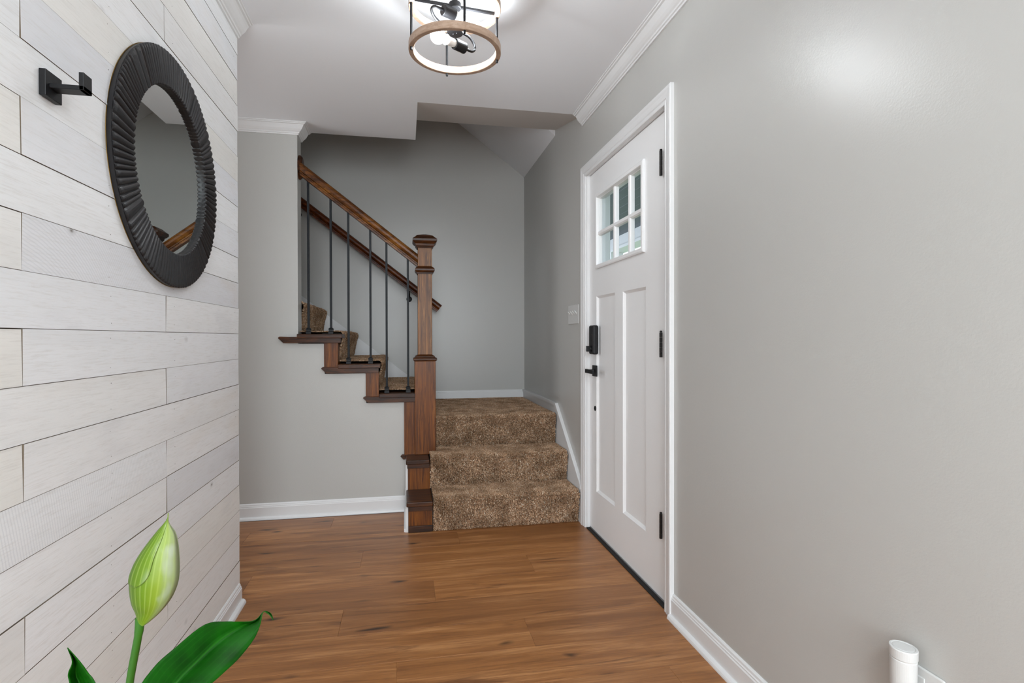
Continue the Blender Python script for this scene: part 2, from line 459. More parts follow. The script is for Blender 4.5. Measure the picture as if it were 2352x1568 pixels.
# rear wall, upper walls that close the stairwell, hall end, back of the room
bm = bm_new(); box(bm, -3.2, X1, YR, YR+0.12, 0, 5.0)
struct('wall_rear', bm, M['wall'], 'gray rear wall of the stairwell behind the handrail', 'wall')
bm = bm_new(); box(bm, -3.2, XO, YO-0.12, YO, ZC+0.2, 5.0); box(bm, XO, XR, 3.653, 3.773, 2.70, 5.0)
struct('wall_upper', bm, M['wall'], 'gray wall of the floor above the stair opening', 'wall')
bm = bm_new(); box(bm, -3.3, -3.15, YB, YR+0.12, 0, 5.0)
struct('wall_hall', bm, M['wall'], 'gray wall closing the hall beyond the plank wall', 'wall')
bm = bm_new(); box(bm, -3.3, X1, YB-0.12, YB, 0, ZC+0.1)
struct('wall_back', bm, M['wall'], 'gray wall behind the camera', 'wall')
bm = bm_new(); box(bm, -3.3, X1, YO-0.12, YR+0.12, 4.95, 5.1)
struct('ceiling_upper', bm, M['ceiling'], 'white ceiling high above the stairwell', 'ceiling')

# ---------------- crown mouldings
CR = [(0, .066), (.008, .066), (.0095, .059), (.015, .057), (.017, .051), (.024, .046), (.033, .036), (.041, .022), (.047, .013), (.055, .011), (.057, .006), (.063, .005), (.063, 0), (0, 0)]
bm = bm_new(); prism(bm, CR, lambda p, d: (XR-p, YB, ZC-d), lambda p, d: (XR-p, 3.150, ZC-d))
struct('trim_2', bm, M['trim'], 'white crown moulding above the front door wall', 'crown moulding')
bm = bm_new(); prism(bm, CR, lambda p, d: (XL+p, YB, ZC-d), lambda p, d: (XL+p, YEND, ZC-d))
struct('trim_3', bm, M['trim'], 'white crown moulding on top of the plank wall', 'crown moulding')
bm = bm_new()      # mitred round the wall end into the stair opening
f0 = [bm.verts.new((-3.1, YK-p, ZC-d)) for p, d in CR]
f1 = [bm.verts.new((-0.655+p, YK-p, ZC-d)) for p, d in CR]
f2 = [bm.verts.new((-0.655+p, YO-0.001, ZC-d)) for p, d in CR]
for A, Bq in ((f0, f1), (f1, f2)):
    for i in range(len(CR)): bm.faces.new((A[i], Bq[i], Bq[(i+1) % len(CR)], A[(i+1) % len(CR)]))
bm.faces.new(f0); bm.faces.new(f2[::-1])
struct('trim_4', bm, M['trim'], 'white crown moulding wrapping the end of the stair wall', 'crown moulding')

# ---------------- baseboards
BB = [(0, 0), (.013, 0), (.013, .070), (.0105, .074), (.0105, .078), (.008, .081), (.007, .088), (.003, .093), (0, .093)]
SH = [(0.013, 0), (.029, 0), (.0285, .005), (.026, .0115), (.0215, .016), (.0165, .018), (.013, .018)]
def baseboard(name, f0_, f1_, label, h=1.0, shoe=True):
    bm = bm_new(); prism(bm, [(p, z*h) for p, z in BB], f0_, f1_)
    o = struct(name, bm, M['trim'], label, 'baseboard')
    if shoe:
        bm = bm_new(); prism(bm, SH, f0_, f1_)
        obj('shoe_moulding', bm, M['trim'], o, smooth=False)
    return o
baseboard('baseboard_right', lambda p, z: (XR-p, YB, z), lambda p, z: (XR-p, 2.022, z), 'white baseboard with rounded shoe moulding on the near gray wall', 1.05)
baseboard('baseboard_left', lambda p, z: (XL-.001+p, YB, z), lambda p, z: (XL-.001+p, YEND-0.012, z), 'white baseboard with shoe moulding at the foot of the plank wall', 0.90)
baseboard('baseboard_stair', lambda p, z: (-3.1, YK-p, z), lambda p, z: (-0.004, YK-p, z), 'white baseboard along the foot of the stepped stair wall', 1.05)
bm = bm_new(); prism(bm, [(p, .575+z*.86) for p, z in BB], lambda p, z: (0.06, YR-p, z), lambda p, z: (XR-.012, YR-p, z))
struct('baseboard_rear', bm, M['trim'], 'white baseboard along the rear of the carpeted landing', 'baseboard')
# white end strip on the open side of the bottom step
bm = bm_new(); box(bm, -0.002, 0.014, 3.205, 3.60, 0, 0.150); box(bm, -0.010, 0.014, 3.212, 3.60, 0, 0.018); box(bm, 0.0, 0.0135, 3.456, 3.619, 0.150, 0.339)
struct('trim_5', bm, M['trim'], 'white trim strip on the side of the bottom step', 'trim', bevel=0.001)
# skirtboard on the right wall
bm = bm_new()
prism_x(bm, [(YR, .50), (YR, .642), (3.716, .642), (3.154, .212), (3.154, .0), (3.4, .0)], 1.030, XR)
sk = struct('baseboard_landing', bm, M['trim'], 'white skirtboard stepping down the wall beside the carpeted stairs', 'skirtboard')
bm = bm_new()
prism_x(bm, [(YR, .638), (YR, .658), (3.712, .658), (3.154, .234), (3.154, .206), (3.720, .638)], 1.024, XR)
obj('cap_moulding', bm, M['trim'], sk)
# skirtboard rising along the rear wall
bm = bm_new()
zl = lambda x: .914 + .775*(-.130-x)
prism_y(bm, [(0.20, .56), (0.20, zl(0.20)), (-2.4, zl(-2.4)), (-2.4, zl(-2.4)-.42), (-0.3, .55)], YR-.014, YR)
sk2 = struct('baseboard_upper', bm, M['trim'], 'white skirtboard climbing the rear wall beside the upper stairs', 'skirtboard')
bm = bm_new()
prism_y(bm, [(0.20, zl(.20)-.012), (0.20, zl(0.20)), (-2.4, zl(-2.4)), (-2.4, zl(-2.4)-.012)], YR-.018, YR-.002)
obj('cap_moulding', bm, M['trim'], sk2)

# ------------------------------------------------------------------ front door
XD = 1.062
door = empty('door_1', (XR, 2.58, 0), 'white front door with six small panes and black hardware', 'door', kind='structure')
TY0, TY1, TZ0, TZ1 = 2.322, 2.957, 1.500, 1.918     # moulding round the panes
GY0, GY1, GZ0, GZ1 = 2.346, 2.932, 1.522, 1.894
P1 = (2.315, 2.582, .242, 1.343); P2 = (2.688, 2.967, .242, 1.347)
SY0, SY1, SZ0, SZ1 = 2.098, 3.076, .014, 2.054
bm = bm_new()
ys = [SY0, P1[0], P1[1], P2[0], P2[1], SY1]
# slab made of stiles and rails round the openings (one mesh, window and panels cut out)
cutsY = sorted({SY0, SY1, P1[0], P1[1], P2[0], P2[1], GY0, GY1}); cutsZ = sorted({SZ0, SZ1, P1[2], P1[3], P2[3], GZ0, GZ1})
gv = {}
def hole(y, z):
    if GY0 < y < GY1 and GZ0 < z < GZ1: return True
    for q in (P1, P2):
        if q[0] < y < q[1] and q[2] < z < q[3]: return True
    return False
def V(x, y, z):
    kx = (round(x, 5), round(y, 5), round(z, 5))
    if kx not in gv: gv[kx] = bm.verts.new(kx)
    return gv[kx]
XB = XD+0.042
nY, nZ = len(cutsY)-1, len(cutsZ)-1
solid = [[not hole((cutsY[i]+cutsY[i+1])/2, (cutsZ[j]+cutsZ[j+1])/2) for j in range(nZ)] for i in range(nY)]
for i in range(nY):
    for j in range(nZ):
        if not solid[i][j]: continue
        a, b, c, d = cutsY[i], cutsY[i+1], cutsZ[j], cutsZ[j+1]
        bm.faces.new((V(XD, a, c), V(XD, a, d), V(XD, b, d), V(XD, b, c)))
        bm.faces.new((V(XB, a, c), V(XB, b, c), V(XB, b, d), V(XB, a, d)))
        for (di, dj, e) in ((-1, 0, ((a, c), (a, d))), (1, 0, ((b, c), (b, d))), (0, -1, ((a, c), (b, c))), (0, 1, ((a, d), (b, d)))):
            ii, jj = i+di, j+dj
            if ii < 0 or jj < 0 or ii >= nY or jj >= nZ or not solid[ii][jj]:
                (p, q), (r, s) = e
                bm.faces.new((V(XD, p, q), V(XD, r, s), V(XB, r, s), V(XB, p, q)))
obj('door_slab', bm, M['door'], door)
def framed(y0, y1, z0, z1, prof):
    """mitred ring: prof is a closed list of (inset, x)"""
    bm = bm_new(); rings = []
    for ins, x in prof:
        rings.append([bm.verts.new((x, y, z)) for y, z in ((y0+ins, z0+ins), (y1-ins, z0+ins), (y1-ins, z1-ins), (y0+ins, z1-ins))])
    n = len(prof)
    for i in range(n):
        A, Bq = rings[i], rings[(i+1) % n]
        for j in range(4): bm.faces.new((A[j], A[(j+1) % 4], Bq[(j+1) % 4], Bq[j]))
    return bm
for q in (P1, P2):
    bm = bm_new(); o_, i_ = 0.0, 0.012
    a = [bm.verts.new((XD+.0015, y, z)) for y, z in ((q[0], q[2]), (q[1], q[2]), (q[1], q[3]), (q[0], q[3]))]
    b = [bm.verts.new((XD+.0120, y, z)) for y, z in ((q[0]+i_, q[2]+i_), (q[1]-i_, q[2]+i_), (q[1]-i_, q[3]-i_), (q[0]+i_, q[3]-i_))]
    c = [bm.verts.new((XB-.004, y, z)) for y, z in ((q[0], q[2]), (q[1], q[2]), (q[1], q[3]), (q[0], q[3]))]
    for j in range(4):
        bm.faces.new((a[j], a[(j+1) % 4], b[(j+1) % 4], b[j])); bm.faces.new((a[j], a[(j+1) % 4], c[(j+1) % 4], c[j]))
    bm.faces.new(b); bm.faces.new(c)
    obj('door_panel', bm, M['door'], door)
wf = obj('window_frame', framed(TY0, TY1, TZ0, TZ1, [(0, XD+.001), (0, XD-.010), (.006, XD-.013), (.020, XD-.013), (.022, XD-.009), (.025, XD+.004), (.027, XD+.006), (.027, XD+.030), (.022, XD+.030), (.022, XD+.001)]), M['door'], door)
for ya, yb in ((2.480, 2.522), (2.680, 2.714)):
    bm = bm_new(); yc = (ya+yb)/2; hw = 0.014
    prism_z(bm, [(XD+.022, yc-hw), (XD+.004, yc-hw), (XD-.002, yc-hw+.006), (XD-.002, yc+hw-.006), (XD+.004, yc+hw), (XD+.022, yc+hw)], GZ0-.004, GZ1+.004)
    obj('muntin', bm, M['door'], wf)
bm = bm_new(); zc_ = 1.697; hz = 0.0125
prism_y(bm, [(XD+.022, zc_-hz), (XD+.004, zc_-hz), (XD-.0025, zc_-hz+.006), (XD-.0025, zc_+hz-.006), (XD+.004, zc_+hz), (XD+.022, zc_+hz)], GY0-.004, GY1+.004)
obj('muntin', bm, M['door'], wf)
ycut = [GY0, 2.501, 2.697, GY1]; zcut = [GZ0, 1.697, GZ1]
for i in range(3):
    for j in range(2):
        bm = bm_new(); box(bm, XD+.020, XD+.023, ycut[i]+.001, ycut[i+1]-.001, zcut[j]+.001, zcut[j+1]-.001)
        obj('pane', bm, M['glass'], wf)
# jamb, casing, threshold
bm = bm_new()
box(bm, XR-.001, X1, DY0-.004, DY0+.012, 0, DZT); box(bm, XR-.001, X1, DY1-.008, DY1+.004, 0, DZT)
box(bm, XR-.001, X1, DY0, DY1, DZT-.006, DZT+.006)
box(bm, XB+.001, XB+.03, DY0, DY0+.03, 0, DZT); box(bm, XB+.001, XB+.03, DY1-.03, DY1, 0, DZT); box(bm, XB+.001, XB+.03, DY0, DY1, DZT-.03, DZT)
obj('door_jamb', bm, M['trim'], door)
CS = [(0, 0), (0, .010), (.004, .012), (.012, .0125), (.016, .010), (.020, .0135), (.040, .0155), (.050, .018), (.060, .018), (.063, .015), (.063, 0)]
zt_ = DZT-.004
bm = bm_new()
# mitred casing: u inset from opening outward, t thickness off the wall
def cs_ring(fn): return [bm.verts.new(fn(u, t)) for u, t in CS]
ya_, yb_ = DY0-.004, DY1+.004
R0 = cs_ring(lambda u, t: (XR-t, ya_-u, 0)); R1 = cs_ring(lambda u, t: (XR-t, ya_-u, zt_+u))
R2 = cs_ring(lambda u, t: (XR-t, yb_+u, zt_+u)); R3 = cs_ring(lambda u, t: (XR-t, yb_+u, 0))
for A, Bq in ((R0, R1), (R1, R2), (R2, R3)):
    for i in range(len(CS)): bm.faces.new((A[i], Bq[i], Bq[(i+1) % len(CS)], A[(i+1) % len(CS)]))
bm.faces.new(R0); bm.faces.new(R3[::-1])
obj('door_casing', bm, M['trim'], door)
bm = bm_new(); box(bm, XR-.006, X1, DY0+.012, DY1-.008, -.011, .006)
obj('threshold', bm, M['dark'], door, bevel=0.002)
bm = bm_new(); box(bm, XD-.003, XD+.02, SY0+.004, SY1-.004, .0065, .0138)
obj('door_sweep', bm, M['metalstrip'], door)
# hinges (three)
h0 = None
for za, zb in ((1.789, 1.893), (1.032, 1.136), (.273, .381)):
    if h0 is None:
        bm = bm_new(); hh = zb-za
        for i in range(5):
            lathe(bm, [(.0062, 0), (.0066, .001), (.0066, hh/5-.001), (.0062, hh/5-.0003)], (1.049, 2.140, za+i*hh/5), (0, 0, 1), 12)
        lathe(bm, [(.003, 0), (.006, .002), (.005, .006), (.001, .008)], (1.049, 2.140, zb), (0, 0, 1), 12)
        h0 = obj('hinge', bm, M['bronze'], door)
    else:
        copy(h0, (WPOS[h0.name].x, WPOS[h0.name].y, za), door)
# keypad deadbolt box
bm = bm_new(); box(bm, XD-.034, XD, 2.930, 3.002, 1.020, 1.184)
kp = obj('deadbolt_housing', bm, M['black'], door, bevel=0.010, seg=4, label='black deadbolt housing')
bm = bm_new(); lathe(bm, [(.017, 0), (.017, .006), (.015, .008)], (XD-.034, 2.966, 1.052), (-1, 0, 0), 20)
box(bm, XD-.060, XD-.040, 2.960, 2.972, 1.036, 1.068)
obj('thumb_turn', bm, M['black'], kp, bevel=0.0015)
bm = bm_new(); box(bm, XD-.0345, XD-.0330, 2.945, 2.948, 1.128, 1.131); obj('status_dot', bm, M['plastic'], kp)
# lever handle
bm = bm_new(); box(bm, XD-.010, XD, 2.950, 3.012, .895, .957)
lv = obj('handle_rosette', bm, M['black'], door, bevel=0.0015, label='black square lever handle plate')
bm = bm_new(); box(bm, XD-.052, XD-.010, 2.972, 2.990, .917, .935)
box(bm, XD-.060, XD-.046, 2.870, 2.992, .915, .937)
obj('lever', bm, M['black'], lv, bevel=0.0015)
bm = bm_new(); lathe(bm, [(.0145, 0), (.0145, .003), (.011, .0045), (.006, .0045), (.006, .002)], (XD, 2.985, .712), (-1, 0, 0), 20)
obj('bore_cap', bm, M['black'], door, label='small black round cap')

# ------------------------------------------------------------------ porch outside the door
porch = empty('porch', (2.2, 2.6, -.1), 'covered porch with white post seen through the door panes', 'porch', kind='structure')
bm = bm_new(); box(bm, X1+.01, 3.3, -1.0, 8.0, -.25, -.10); obj('porch_floor', bm, M['concrete'], porch)
for i in range(15):
    bm = bm_new(); box(bm, X1+.01+i*.14, X1+.148+i*.14, -1.0, 9.0, 2.62, 2.64); obj('ceiling_board', bm, M['porch'], porch, bevel=0.003, seg=1)
bm = bm_new(); box(bm, 3.12, 3.30, -1.0, 9.0, 2.43, 2.62); box(bm, 3.09, 3.33, -1.0, 9.0, 2.42, 2.46); obj('porch_beam', bm, M['trim'], porch)
bm = bm_new(); square_stack(bm, 3.2, 8.1, [(-.10, .10), (.1, .10), (.1, .075), (2.32, .075), (2.33, .095), (2.42, .10)]); obj('porch_post', bm, M['trim'], porch)
bm = bm_new(); box(bm, X1+.02, X1+.05, 3.20, 3.30, -.1, 2.6); obj('shutter_board', bm, M['trim'], porch)
bm = bm_new(); box(bm, X1+.05, 30, -20, 40, -.5, -.45)
struct('ground', bm, flat('lawn', srgb(96, 120, 70), 0.9), 'lawn beyond the porch', 'ground')

# ------------------------------------------------------------------ staircase (wood parts)
stair = empty('staircase', (0.6, 3.2, 0), 'staircase of three steps, landing and upper flight with stained wood tread ends', 'staircase')
ZS = [0, .178, .365, .57, .76, .95, 1.14, 1.33, 1.52, 1.71]
YN = [None, 3.195, 3.440, 3.712]        # riser fronts of the lower flight
# rough carcass under the carpet
for i in (1, 2, 3):
    bm = bm_new(); y1 = YR-.016 if i == 3 else YN[i+1]+.02
    xl_ = .075 if i == 3 else .150
    box(bm, xl_, 1.028, YN[i]+.012, y1, 0 if i == 1 else ZS[i-1]-.02, ZS[i]-.002)
    obj('step_base', bm, M['core'], stair)
XN = {4: .095, 5: -.157, 6: -.400, 7: -.650, 8: -.902, 9: -1.154}
for i in range(4, 10):
    bm = bm_new(); box(bm, XN[i]-.30 if i < 9 else -2.0, XN[i]-.028, YK+.13, YR-.016, ZS[i-1]-.02, ZS[i]-.002)
    obj('step_base', bm, M['core'], stair)
# wooden ends of the two lower steps
bm = bm_new(); box(bm, .016, .150, 3.205, 3.225, 0, .150); obj('riser', bm, M['wood_z_red'], stair)
bm = bm_new(); box(bm, .014, .152, 3.192, 3.205, 0, .036); obj('riser_base', bm, M['wood_x'], stair, bevel=0.0015)
bm = bm_new(); box(bm, .004, .154, 3.175, 3.452, .152, .178); obj('tread', bm, M['wood_x'], stair, bevel=0.004)
bm = bm_new(); box(bm, .016, .152, 3.192, 3.205, .122, .152); obj('cove', bm, M['wood_x'], stair, bevel=0.001)
bm = bm_new(); box(bm, .014, .148, 3.452, 3.470, .178, .340); obj('riser', bm, M['wood_z_red'], stair)
bm = bm_new(); box(bm, .002, .145, 3.418, 3.72, .339, .365); obj('tread', bm, M['wood_x'], stair, bevel=0.004)
bm = bm_new(); box(bm, .010, .145, 3.436, 3.452, .312, .339); obj('cove', bm, M['wood_x'], stair, bevel=0.001)
bm = bm_new(); box(bm, .012, .018, 3.225, 3.61, 0, .150); box(bm, .010, .016, 3.47, 3.61, .15, .340); obj('side_panel', bm, M['wood_x'], stair)
bm = bm_new(); prism_y(bm, [(.002, .365), (-.022, .365), (-.032, .354), (-.014, .334), (.002, .334)], 3.598, 3.62); obj('return_nosing', bm, M['wood_x'], stair, bevel=0.001)
bm = bm_new(); box(bm, .018, .150, 3.23, 3.61, 0, .151); box(bm, .016, .148, 3.47, 3.61, .15, .339); obj('step_base', bm, M['core'], stair)
# third riser beside the newel
bm = bm_new(); box(bm, -.008, .060, 3.600, 3.62, .365, .704); obj('riser', bm, M['wood_z_red'], stair)
bm = bm_new(); box(bm, .060, .072, 3.62, 3.74, .365, .74); obj('riser', bm, M['wood_z_red'], stair)
# tread ends of the upper flight
for i, xl_, xr_, xb_, tx in ((4, -.263, .062, -.164, .10), (5, -.515, -.166, -.412, -.155), (6, -.767, -.397, -.655, -.386)):
    z = ZS[i]
    bm = bm_new(); prism_y(bm, [(xl_+.010, z-.016), (xl_, z-.024), (xl_+.032, z-.056), (xr_, z-.056), (xr_, z-.018), (xl_+.06, z-.018)], 3.584, 3.62)
    obj('return_nosing', bm, M['wood_x'], stair, bevel=0.0015)
    bm = bm_new(); box(bm, xb_, tx if i > 4 else .062, 3.576, 3.745, z-.026 if i > 4 else z-.026, z)
    obj('tread', bm, M['wood_x'], stair, bevel=0.003)
for xa, xb_, za, zb in ((-.2465, -.166, .76, .895), (-.4985, -.415, .95, 1.085)):
    bm = bm_new(); box(bm, xa, xb_, 3.602, 3.62, za-.018, zb); box(bm, xb_-.012, xb_, 3.6, 3.745, za-.01, zb)
    obj('riser', bm, M['wood_z_red'], stair, bevel=0.001)

# ------------------------------------------------------------------ stair carpet with real pile
carpet = empty('stair_carpet', (0.6, 3.18, 0), 'thick brown speckled carpet covering the stairs and landing', 'carpet')
def wobble(a, s=1.0): return s*(math.sin(a*23.1)+math.sin(a*41.7+1.3)+math.sin(a*11.2+.4))/3
def carpet_step(kind, front, zlo, ztop, back, side0, side1, density, nx=40):
    """profile swept sideways; kind 'y': faces -y, side = x range; 'x': faces +x, side = y range"""
    r = .028; th = .018
    zt2 = ztop+th
    prof = [(0.012, zlo), (0.000, zlo+.02), (-.010, zlo+(zt2-zlo)*.45), (-.022, zt2-.055), (-.029, zt2-.034), (-.030, zt2-.020), (-.024, zt2-.008), (-.012, zt2-.001), (.004, zt2)]
    n = 8; dist = back-front if kind == 'y' else front-back
    for i in range(1, n+1): prof.append((.004+(dist-.006)*i/n, zt2-.003*min(1, i/2)))
    bm = bm_new(); rows = []
    P = np.zeros((nx+1, len(prof), 3))
    for i in range(nx+1):
        s = side0+(side1-side0)*i/nx; row = []
        for j, (d, z) in enumerate(prof):
            dd = d + (.0022*wobble(s*1.3+zlo*7+j*.2) if j < 9 else 0); zz = z+(.0015*wobble(s*1.1+ztop*5+j) if j > 5 else 0)
            if kind == 'y': p = (s, front+dd, zz)
            else: p = (front-dd, s, zz)
            P[i, j] = p; row.append(bm.verts.new(p))
        rows.append(row)
    for i in range(nx):
        for j in range(len(prof)-1): bm.faces.new((rows[i][j], rows[i][j+1], rows[i+1][j+1], rows[i+1][j]))
    # close underneath
    lo0 = [bm.verts.new((P[i, 0][0], P[i, 0][1], P[i, 0][2])) for i in ()]
    st = obj('carpet_step', bm, M['carpet'], carpet, smooth=True)
    # pile: thin leaning blades
    quads = []
    areas = []
    for i in range(nx):
        for j in range(len(prof)-1):
            a, b, c, d = P[i, j], P[i, j+1], P[i+1, j+1], P[i+1, j]
            nrm = np.cross(b-a, d-a); ar = np.linalg.norm(nrm); areas.append(ar); quads.append((a, b, c, d, nrm/ar))
    areas = np.array(areas)*np.array([1.5 if abs(q[4][2]) > .8 else 1.0 for q in quads]); N = int(areas.sum()*density)
    idx = rng.choice(len(quads), N, p=areas/areas.sum())
    A = np.array([q[0] for q in quads])[idx]; Bq = np.array([q[1] for q in quads])[idx]; C = np.array([q[2] for q in quads])[idx]; Dq = np.array([q[3] for q in quads])[idx]
    Nn = np.array([q[4] for q in quads])[idx]
    out = np.array((0, -1, 1)) if kind == 'y' else np.array((1, 0, 1))
    sgn = np.sign((Nn*out).sum(1)); sgn[sgn == 0] = 1; Nn = Nn*sgn[:, None]
    u = rng.random((N, 1)); v2 = rng.random((N, 1))
    base = (1-u)*((1-v2)*A+v2*Bq)+u*((1-v2)*Dq+v2*C)
    t1 = np.cross(Nn, rng.normal(size=(N, 3))); t1 /= np.linalg.norm(t1, axis=1)[:, None]
    t2 = np.cross(Nn, t1)
    Lh = rng.uniform(.007, .0125, (N, 1)); wd = rng.uniform(.0012, .0023, (N, 1))
    upf = (Nn[:, 2:3] > .8); Lh = np.where(upf, Lh*.62, Lh); wd = np.where(upf, wd*.8, wd)
    lean = rng.uniform(0, .75, (N, 1))
    tip = base+Nn*Lh*.9+t1*Lh*lean
    mid = base+Nn*Lh*.5+t1*Lh*lean*.25
    base = base-Nn*.001
    v0 = base+t2*wd; v1 = base-t2*wd; v3 = mid+t2*wd*1.1; v4 = mid-t2*wd*1.1; v5 = tip+t2*wd*.7; v6 = tip-t2*wd*.7
    verts = np.stack((v0, v1, v4, v3, v6, v5), 1).reshape(-1, 3)
    o_ = np.array(WPOS[st.name]); verts -= o_
    k6 = np.arange(N)[:, None]*6
    faces = np.concatenate((k6+np.array([[0, 1, 2, 3]]), k6+np.array([[3, 2, 4, 5]])), 1).reshape(-1, 4)
    me = bpy.data.meshes.new('carpet_pile')
    me.vertices.add(len(verts)); me.vertices.foreach_set('co', verts.astype(np.float32).ravel())
    me.loops.add(faces.size); me.loops.foreach_set('vertex_index', faces.ravel().astype(np.int32))
    me.polygons.add(len(faces)); me.polygons.foreach_set('loop_start', np.arange(0, faces.size, 4, dtype=np.int32))
    me.polygons.foreach_set('loop_total', np.full(len(faces), 4, dtype=np.int32))
    me.update(); me.validate()
    at_ = me.attributes.new('tuft', 'FLOAT', 'FACE')
    tv = np.repeat(np.clip(rng.normal(.5, .24, N), 0, 1), 2)
    at_.data.foreach_set('value', tv.astype(np.float32))
    me.materials.append(M['pile'])
    po = bpy.data.objects.new('pile', me); COL.objects.link(po); po.parent = st
    po.location = (0, 0, 0); po['kind'] = 'stuff'
DN = 140000
carpet_step('y', YN[1], .004, ZS[1], YN[2], .157, 1.024, DN)
carpet_step('y', YN[2], ZS[1]+.014, ZS[2], YN[3]-.005, .151, 1.024, DN)
carpet_step('y', YN[3], ZS[2]+.014, ZS[3]-.002, YR-.022, .200, 1.022, DN*.8)
carpet_step('x', XN[4]-.03, ZS[3]+.014, ZS[4], XN[5]-.03, YK+.068, YR-.024, DN*.6, 24)
carpet_step('x', XN[5]-.024, ZS[4]+.014, ZS[5], XN[6]-.03, YK+.068, YR-.024, DN*.6, 24)
carpet_step('x', XN[6]-.024, ZS[5]+.014, ZS[6], XN[7]-.03, YK+.068, YR-.024, DN*.6, 24)
carpet_step('x', XN[7]-.024, ZS[6]+.014, ZS[7], XN[8]-.03, YK+.135, YR-.024, DN*.5, 24)

# ------------------------------------------------------------------ railing: newel, handrail, balusters
rail = empty('stair_railing', (-.25, 3.65, .365), 'stained wood newel and handrail with thin black iron balusters', 'railing')
NX, NY = .126, 3.646
bm = bm_new(); square_stack(bm, NX, NY, [(.365, .0665), (.966, .0665)])
nw = obj('newel_post', bm, M['wood_z_red'], rail, bevel=0.0025)
bm = bm_new(); square_stack(bm, NX, NY, [(.966, .070), (.971, .075), (.981, .0755), (.987, .071), (.989, .064), (.998, .060), (1.004, .050), (1.006, .046)])
obj('newel_collar', bm, M['wood_x'], nw, bevel=0.0008, seg=1)
bm = bm_new(); square_stack(bm, NX, NY, [(1.006, .0462), (1.532, .0450)]); obj('newel_shaft', bm, M['wood_z'], nw, bevel=0.0025)
bm = bm_new(); square_stack(bm, NX, NY, [(1.528, .050), (1.538, .0515), (1.541, .057), (1.550, .0625), (1.560, .0625), (1.568, .056), (1.573, .050), (1.577, .0455)]); obj('newel_collar', bm, M['wood_x'], nw, bevel=0.0008, seg=1)
bm = bm_new(); square_stack(bm, NX, NY, [(1.577, .0450), (1.700, .0440)]); obj('newel_shaft', bm, M['wood_z'], nw, bevel=0.0025)
bm = bm_new(); square_stack(bm, NX, NY, [(1.695, .050), (1.704, .053), (1.708, .058), (1.722, .061), (1.726, .068), (1.738, .0775), (1.752, .0775), (1.760, .068), (1.764, .062), (1.771, .056), (1.776, .050), (1.788, .014), (1.789, .012)]); obj('newel_cap', bm, M['wood_x'], nw, bevel=0.001, seg=1)
# handrail: moulded section sheared along the slope
RP = [(-.019, 0), (-.019, .012), (-.024, .015), (-.024, .021), (-.020, .025), (-.026, .032), (-.031, .042), (-.031, .056), (-.026, .068), (-.016, .077), (0, .080), (.016, .077), (.026, .068), (.031, .056), (.031, .042), (.026, .032), (.020, .025), (.024, .021), (.024, .015), (.019, .012), (.019, 0)]
def railmesh(x0, z0, x1, z1, yc, s=1.0):
    bm = bm_new()
    prism(bm, RP, lambda p, q: (x0, yc+p*s, z0+q*s), lambda p, q: (x1, yc+p*s, z1+q*s))
    return bm
hz = lambda x: 2.214 + (x+.634)*(1.664-2.214)/.715 - .088
obj('handrail', railmesh(-.642, hz(-.642), .083, hz(.083), 3.65, 1.08), M['wood_rail'], rail)
bm = bm_new()
rz, ry = .075, .052
for (s0, xa), (s1, xb_) in (((1.0, -.655), (1.03, -.646)), ((1.03, -.646), (.92, -.636)), ((.92, -.636), (.78, -.630))):
    prism(bm, [(math.cos(2*PI*i/32), math.sin(2*PI*i/32)) for i in range(32)], lambda a, b: (xa, 3.672+ry*a*s0, 2.190+rz*b*s0), lambda a, b: (xb_, 3.672+ry*a*s1, 2.190+rz*b*s1))
obj('rosette', bm, M['wood_x'], rail)
proto = {}
for bx, zb in ((-.597, 1.14), (-.4615, 1.14), (-.3545, .95), (-.2185, .95), (-.1175, .76), (.0185, .76)):
    bm = bm_new(); hb = .0066
    top = [hz(bx-hb)+.004, hz(bx+hb)+.004]
    vv = box(bm, bx-hb, bx+hb, 3.65-hb, 3.65+hb, zb, 1.4)
    for v_ in vv:
        if v_.co.z > 1.399: v_.co.z = top[0] if v_.co.x < bx else top[1]
    b_ = obj('baluster', bm, M['iron'], rail, bevel=0.001, seg=1)
    if 'shoe' not in proto:
        bm = bm_new(); square_stack(bm, bx, 3.65, [(zb, .0155), (zb+.014, .0155), (zb+.019, .0125), (zb+.027, .0125), (zb+.029, .0150), (zb+.034, .0150), (zb+.038, .0105), (zb+.040, .008)])
        s_ = obj('baluster_shoe', bm, M['black'], b_, bevel=0.0008, seg=1); proto['shoe'] = s_
    else:
        c_ = proto['shoe'].copy(); COL.objects.link(c_); c_.parent = b_
        c_.location = Vector((bx, 3.65, zb)) - WPOS[b_.name]

# wall handrail on the rear wall
wr = empty('wall_handrail', (-.2, 4.70, 1.4), 'reddish stained handrail fixed to the rear wall by black brackets', 'handrail')
wz = lambda x: 1.403 + (.285-x)*(2.263-1.403)/1.121 - .088
SR = 1.12
bm = bm_new()
def wr_end(p, q):
    x = .262+.044*q/.080; return (x, 4.68+p*SR, wz(x)+q*SR)
prism(bm, RP, wr_end, lambda p, q: (-1.9, 4.68+p*SR, wz(-1.9)+q*SR))
obj('rail', bm, M['wood_dark'], wr)
def bracket(x):
    bm = bm_new(); zt3 = wz(x)
    tube(bm, catmull([(x, 4.68, zt3+.002), (x, 4.685, zt3-.03), (x, 4.72, zt3-.055), (x, YR-.02, zt3-.060), (x, YR-.004, zt3-.060)], 5), .0065, 10)
    lathe(bm, [(.024, 0), (.024, .003), (.016, .007)], (x, YR, zt3-.060), (0, -1, 0), 16)
    box(bm, x-.022, x+.022, 4.670, 4.690, zt3-.002, zt3+.003)
    obj('bracket', bm, M['black'], wr)
for x in (.035, -.86, -1.6): bracket(x)

